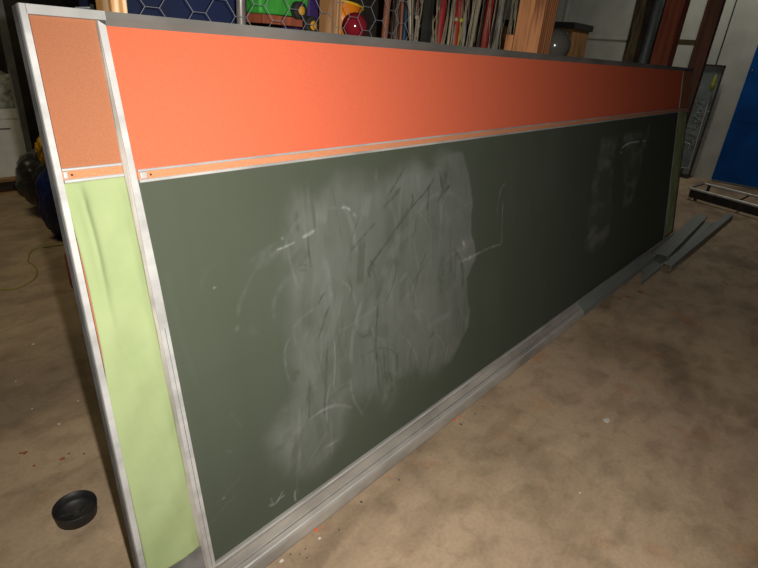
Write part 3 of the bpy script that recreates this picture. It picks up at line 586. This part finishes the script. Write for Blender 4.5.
tag(obj('ball', bm, 'ball', loc=(1.885,1.85,1.668), smooth=True), 'glossy dark red ball behind the hexagonal wire', 'ball')

# bundle of rods, canes and garden tool handles standing behind the board
kinds = [('steel',(.30,.29,.27)),('beige',(.33,.27,.19)),('brown',(.14,.075,.045)),('redm',(.34,.018,.018)),('dark',(.04,.035,.03)),('bluem',(.015,.05,.10)),('greenm',(.08,.14,.09)),('rust',(.25,.09,.05))]
RM = {k: mat('rod_'+k, c, .5, .15, var=.35, scale=12, stretch=(1,1,.3)) for k, c in kinds}
RG = 'rods and canes standing in the storage cage'
def rod(x, y, z, dx, r, m, lab, nm='rod', top=None, dy=0):
    # passes through (x, y, z); dx is its lean per metre of height
    zt = top or 2.7
    a_ = Vector((x-dx*z, y-dy*z, .01)); b_ = Vector((x+dx*(zt-z), y+dy*(zt-z), zt))
    o = obj(nm, tube(bmesh.new(), [a_,b_], r, 10), m, loc=a_, smooth=True); tag(o, lab, 'rod', RG); return o
rr = random.Random(11)
special = [(1.975,.03,.010,'chrome','thin bright rod at the left of the bundle'),(1.925,.03,.014,RM['rust'],'rust-red rod leftmost in the bundle'),(2.10,-.24,.012,RM['beige'],'pale crooked cane leaning left in the bundle'),
 (2.20,-.28,.012,RM['beige'],'second pale cane leaning left, right of the first'),(2.42,.03,.008,RM['beige'],'pale straight cane between the red handles'),(2.475,.03,.022,RM['redm'],'broad bright red handle left of the middle of the bundle'),
 (2.33,.03,.020,RM['redm'],'shorter dull red handle left of the broad red one'),(2.765,.03,.020,RM['redm'],'red handle between two bright chrome rods'),(2.705,.03,.008,'chrome','bright chrome rod left of the red handle'),
 (2.835,.03,.010,'chrome','bright chrome rod right of the red handle'),(2.60,.10,.012,RM['steel'],'grey slanting rod right of the broad red handle'),(2.64,.12,.012,RM['beige'],'tan slanting rod in the middle of the bundle'),
 (2.06,.0,.010,RM['bluem'],'blue rod low in the left half of the bundle'),(2.885,.03,.016,RM['steel'],'thick grey rod at the right of the bundle')]
rowy = {-.24:1.71,-.28:1.74,.03:1.665,.10:1.77,.12:1.80,.0:1.83}
for i, (x, dx, r, m, lab) in enumerate(special): rod(x*(rowy[dx]/1.70), rowy[dx], 1.70, dx, r, m, lab)
names = [k for k,_ in kinds]; wts = [5,7,8,.5,4,.25,1.0,1.0]
for j in range(9):                              # rows one behind another, each row leaning its own way
    y = 1.86+.034*j; dx = (.10,-.05,.16,-.16,.06,-.24,.02,.22,-.10)[j]; x = 1.98*(y/1.75)
    while x < 2.98*(y/1.75):
        k = rr.choices(names, wts)[0]; r = rr.uniform(.004,.009); x += r
        rod(x, y, 1.7, dx, r, RM[k], 'slim weathered rod deep inside the crowded bundle of rods'); x += r + .004 + rr.random()**2*.24
for i, (x, m) in enumerate(((2.03,'beige'),(2.335,'beige'),(2.378,'olive_yellow'))):
    bm = bmesh.new(); bmesh.ops.create_uvsphere(bm, u_segments=16, v_segments=10, radius=.011, matrix=Matrix.Translation((x,1.61,(1.722,1.738,1.738)[i])))
    tube(bm, [(x,1.61,1.715),(x-.03,1.61,.003)], .0045, 8)
    tag(obj('knobbed_stick', bm, RM.get(m, M.get(m)), loc=(x,1.61,0), smooth=True), ('pale knob-topped stick before the leaning canes','pale knob-topped stick at the broad red handle','yellow knob-topped stick right of the pale one')[i], 'stick', 'knob-topped sticks')
# loose dry reeds and twine between the rods: nobody could count them
bm = bmesh.new()
for k in range(46):
    x = rr.uniform(1.98,3.02); y = rr.uniform(1.604,1.634); dx = rr.gauss(.03,.10); amp = rr.uniform(.005,.035); ph = rr.uniform(0,6); fq = rr.uniform(3,14); r = rr.uniform(.0012,.0036)
    P_ = [(x+dx*(z-1.7)+amp*sin(fq*z+ph)*min(1,z), y, z) for z in [.004]+[1.35+.035*q for q in range(28)]]
    tube(bm, P_, r, 5)
tag(obj('dry_reeds', bm, mat('dry_reed', (.20,.165,.105), .8, 0, var=.7, scale=9), loc=(2.5,1.64,0)), 'tangle of thin dry reeds and twine in front of the rods', 'reeds', kind='stuff')
tag(obj('board_stack', BX(1.2,4.3,2.75,2.82,0,2.9), 'clutter', loc=(3,2.8,0)), 'dark brown boards standing behind the rods and toys', 'boards')

# grey globe on a shelf, tall carton, wall things
s2 = thing('storage_shelf', (3.9,1.8,0), 'plain timber shelf carrying the grey globe behind the chalkboard', 'shelf')
obj('shelf_board', BX(3.67,4.3,1.60,2.0,1.55,1.575), 'pine_dark', s2)
for x, y in ((3.69,1.62),(4.28,1.62),(3.69,1.98),(4.28,1.98)): obj('leg', BX(x-.018,x+.018,y-.018,y+.018,0,1.55), 'pine_dark', s2)
gl = thing('globe_light', (3.79,1.76,1.575), 'glossy grey plastic globe right of the thick orange timber post', 'globe')
bm = bmesh.new(); bmesh.ops.create_uvsphere(bm, u_segments=40, v_segments=24, radius=.108, matrix=Matrix.Translation((3.79,1.76,1.688))); obj('globe', bm, 'greyglobe', gl, smooth=True)
obj('collar', lathe(bmesh.new(), [(.05,0),(.05,.012),(.045,.014)], (3.79,1.76,1.576), 24), 'black', gl)
cb = thing('tall_carton', (9.45,4.7,0), 'tall brown cardboard carton under a black lid against the grey wall', 'carton')
obj('carton', BX(9.1,9.8,3.97,5.4,.0,2.07), 'cardboard', cb, bevel=.005)
obj('lid', BX(9.06,9.84,3.93,5.44,2.07,2.165), 'rubber', cb)
fr = thing('wire_gate', (9.85,1.98,0), 'grey mesh gate panel in a dark frame beside the blue door', 'gate')
obj('frame', BX(9.78,9.82,1.775,1.80,.02,1.70), 'darksteel', fr); obj('frame', BX(9.78,9.82,2.15,2.175,.0,1.70), 'darksteel', fr)
obj('top_bar', BX(9.78,9.82,1.775,2.175,1.68,1.71), 'darksteel', fr)
obj('panel', BX(9.83,9.84,1.80,2.15,.16,1.68), 'bluegrey', fr)
bm = bmesh.new(); rg = random.Random(3)
for k in range(16):
    z_ = rg.uniform(.25,1.15); y_ = rg.uniform(1.86,2.05); tube(bm, [(9.815,y_+rg.uniform(-.05,.05)*q,z_+.045*q+rg.uniform(-.02,.02)) for q in range(5)], .0045, 5)
obj('wire_coil', bm, 'steel', fr)
bm = tube(bmesh.new(), [(9.76,1.852,1.40),(9.76,1.82,.155),(9.76,2.02,.145)], .010, 8)
obj('bright_rod', bm, 'alu_light', fr); obj('foot_bar', BX(9.70,9.86,1.775,2.175,0,.04), 'darksteel', fr)
tg = tag(obj('hanging_glove', lathe(bmesh.new(), [(.006,0),(.028,.03),(.034,.09),(.026,.15),(.018,.20),(.004,.24)], (9.71,1.85,1.34), 12), 'olive_yellow', loc=(9.71,1.85,1.34), smooth=True), 'small dull yellow bundle hanging on the mesh gate', 'bundle')

# ------------------------------------------------------------------ dark corner on the left
pl = thing('wooden_pallet', (.9,6.3,0), 'brown wooden pallet under the white carton in the left corner', 'pallet')
for k in range(7): obj('deck_board', BX(-.1,1.66,5.92+k*.13,6.02+k*.13,.125,.150), 'pallet', pl)
for xx in (-.08,.75,1.56): obj('bearer', BX(xx,xx+.09,5.93,6.79,.022,.125), 'pallet', pl)
for xx in (5.95,6.65): obj('bottom_board', BX(-.1,1.66,xx,xx+.1,0,.022), 'pallet', pl)
cr = thing('white_carton', (.9,6.4,.15), 'off-white carton standing on the wooden pallet', 'carton')
obj('box', BX(.2,1.585,6.0,6.75,.15,.785), 'white_card', cr, bevel=.006)
obj('printed_line', BX(1.25,1.50,5.997,6.0,.60,.612), 'print', cr)
obj('lid_flap', BX(.195,1.590,5.994,6.002,.70,.786), 'white_card', cr)
def lumpy(c, r, seed, amp, flat=0, freq=3.0):
    bm = bmesh.new(); bmesh.ops.create_icosphere(bm, subdivisions=5, radius=1)
    from mathutils import noise
    for v in bm.verts:
        d = v.co.copy(); n = noise.fractal(d*freq+Vector((seed,)*3), .6, 2.0, 4)+abs(noise.noise(d*freq*2.2+Vector((seed*2,)*3)))*.5
        p = d*(1+amp*n); v.co = Vector(c)+Vector((p.x*r[0],p.y*r[1],p.z*r[2]))
        if v.co.z < flat: v.co.z = flat + .002*(v.co.z-flat)
    return bm
bm = bmesh.new(); box(bm, .2,1.62,6.02,6.75,.79,1.085); bmesh.ops.subdivide_edges(bm, edges=bm.edges, cuts=14, use_grid_fill=True)
from mathutils import noise as mnoise
for v in bm.verts:
    if v.co.z > .80: v.co += Vector((0,-.02,.02))*mnoise.noise(v.co*9)
tag(obj('wrapped_bundle', bm, 'wrap', loc=(.9,6.4,.79), smooth=True), 'silvery quilted wrapped bundle lying on top of the white carton', 'bundle')
post(1.535,1.590,5.78,5.835,'steel','thin grey steel rack upright before the white carton', 3.0, 'rack_upright', .002)
bm = BX(-1.2,2.2,7.1,7.6,0,2.6); tag(obj('dark_cabinet', bm, 'clutter', loc=(.5,7.3,0)), 'dark brown boarded cabinet behind the wrapped bundle', 'cabinet')
tag(obj('garbage_bag', lumpy((1.60,5.12,.29), (.34,.38,.30), 2.3, .12, 0, 1.7), 'bag', loc=(1.6,5.08,0), smooth=True), 'black plastic garbage bag slumped on the floor by the pallet', 'bag')
tag(obj('tarp_bundle', lumpy((1.37,4.44,.29), (.17,.16,.32), 5.1, .10, 0, 1.6), 'bluebag', loc=(1.37,4.44,0), smooth=True), 'navy blue cloth bundle in front of the black bag, partly hidden by the board', 'bundle')
tag(obj('folded_cloth', lumpy((1.33,4.46,.69), (.075,.08,.11), 8.4, .2, .60), 'yellow', loc=(1.35,4.46,.60), smooth=True), 'bright yellow crumpled cloth on top of the navy bundle', 'cloth')
gc = thing('fuel_can', (1.11,3.45,0), 'red plastic fuel can showing as a sliver behind the near rail', 'can')
obj('body', BX(1.022,1.225,3.36,3.52,0,.245), 'red', gc, bevel=.02)
obj('handle', tube(bmesh.new(), [(1.05,3.44,.23),(1.06,3.44,.27),(1.15,3.44,.27),(1.17,3.44,.23)], .009, 8), 'red', gc)
obj('cap', lathe(bmesh.new(), [(.022,0),(.022,.03),(.018,.034)], (1.195,3.44,.232), 16), 'black', gc)

# ------------------------------------------------------------------ lamps
for i, (x, y) in enumerate(((8.6,1.9),(.4,4.3))):
    f = thing('ceiling_lamp', (x,y,4.2), ('tube ceiling lamp near the end wall, above the grey panels','tube ceiling lamp over the dark bags in the left corner')[i], 'lamp')
    obj('housing', BX(x-.62,x+.62,y-.09,y+.09,4.13,4.198), 'lamp_body', f)
    ld = bpy.data.lights.new('lamp_light','AREA'); ld.shape='RECTANGLE'; ld.size=1.2; ld.size_y=.15; ld.energy=(29,24)[i]; ld.color=((1,.97,.84),(1,.90,.56))[i]
    lo = bpy.data.objects.new('lamp_light', ld); COL.objects.link(lo); lo.parent=f; lo.location=(0,0,-.085)
w = bpy.data.worlds.new('world'); S.world = w; w.use_nodes = True
w.node_tree.nodes['Background'].inputs[0].default_value = (.5,.5,.45,1); w.node_tree.nodes['Background'].inputs[1].default_value = .02

# ------------------------------------------------------------------ camera and its flash
f_px = 519.1; pitch, roll, yaw = radians(24.689), radians(4.781), radians(50.04)
Fw = Vector((sin(yaw)*cos(pitch), cos(yaw)*cos(pitch), -sin(pitch))); r_ = Vector((cos(yaw),-sin(yaw),0)); u_ = r_.cross(Fw)
Rt = r_*cos(roll)+u_*sin(roll); Up = -r_*sin(roll)+u_*cos(roll)
cd = bpy.data.cameras.new('camera'); cam = bpy.data.objects.new('camera', cd); COL.objects.link(cam)
cd.sensor_width = 36; cd.lens = f_px/758*36; cd.clip_start = .05
R3 = Matrix((Rt, Up, -Fw)).transposed()
cam.matrix_world = Matrix.Translation((0,0,1.6)) @ R3.to_4x4(); S.camera = cam
fl = bpy.data.lights.new('camera_flash','SPOT'); fl.energy = 216; fl.spot_size = radians(130); fl.spot_blend = 1.0; fl.shadow_soft_size = .012; fl.color = (1,.965,.90)
fo = bpy.data.objects.new('camera_flash', fl); COL.objects.link(fo)
Lp = Vector((0,0,1.6)) + Rt*.065 + Up*.035
fa = (Fw + .07*Rt).normalized(); fo.rotation_mode = 'QUATERNION'; fo.rotation_quaternion = (-fa).to_track_quat('Z','Y'); fo.location = Lp
vs = S.view_settings; vs.view_transform = 'Standard'; vs.look = 'None'; vs.exposure = 0; vs.gamma = 1; vs.use_curve_mapping = False
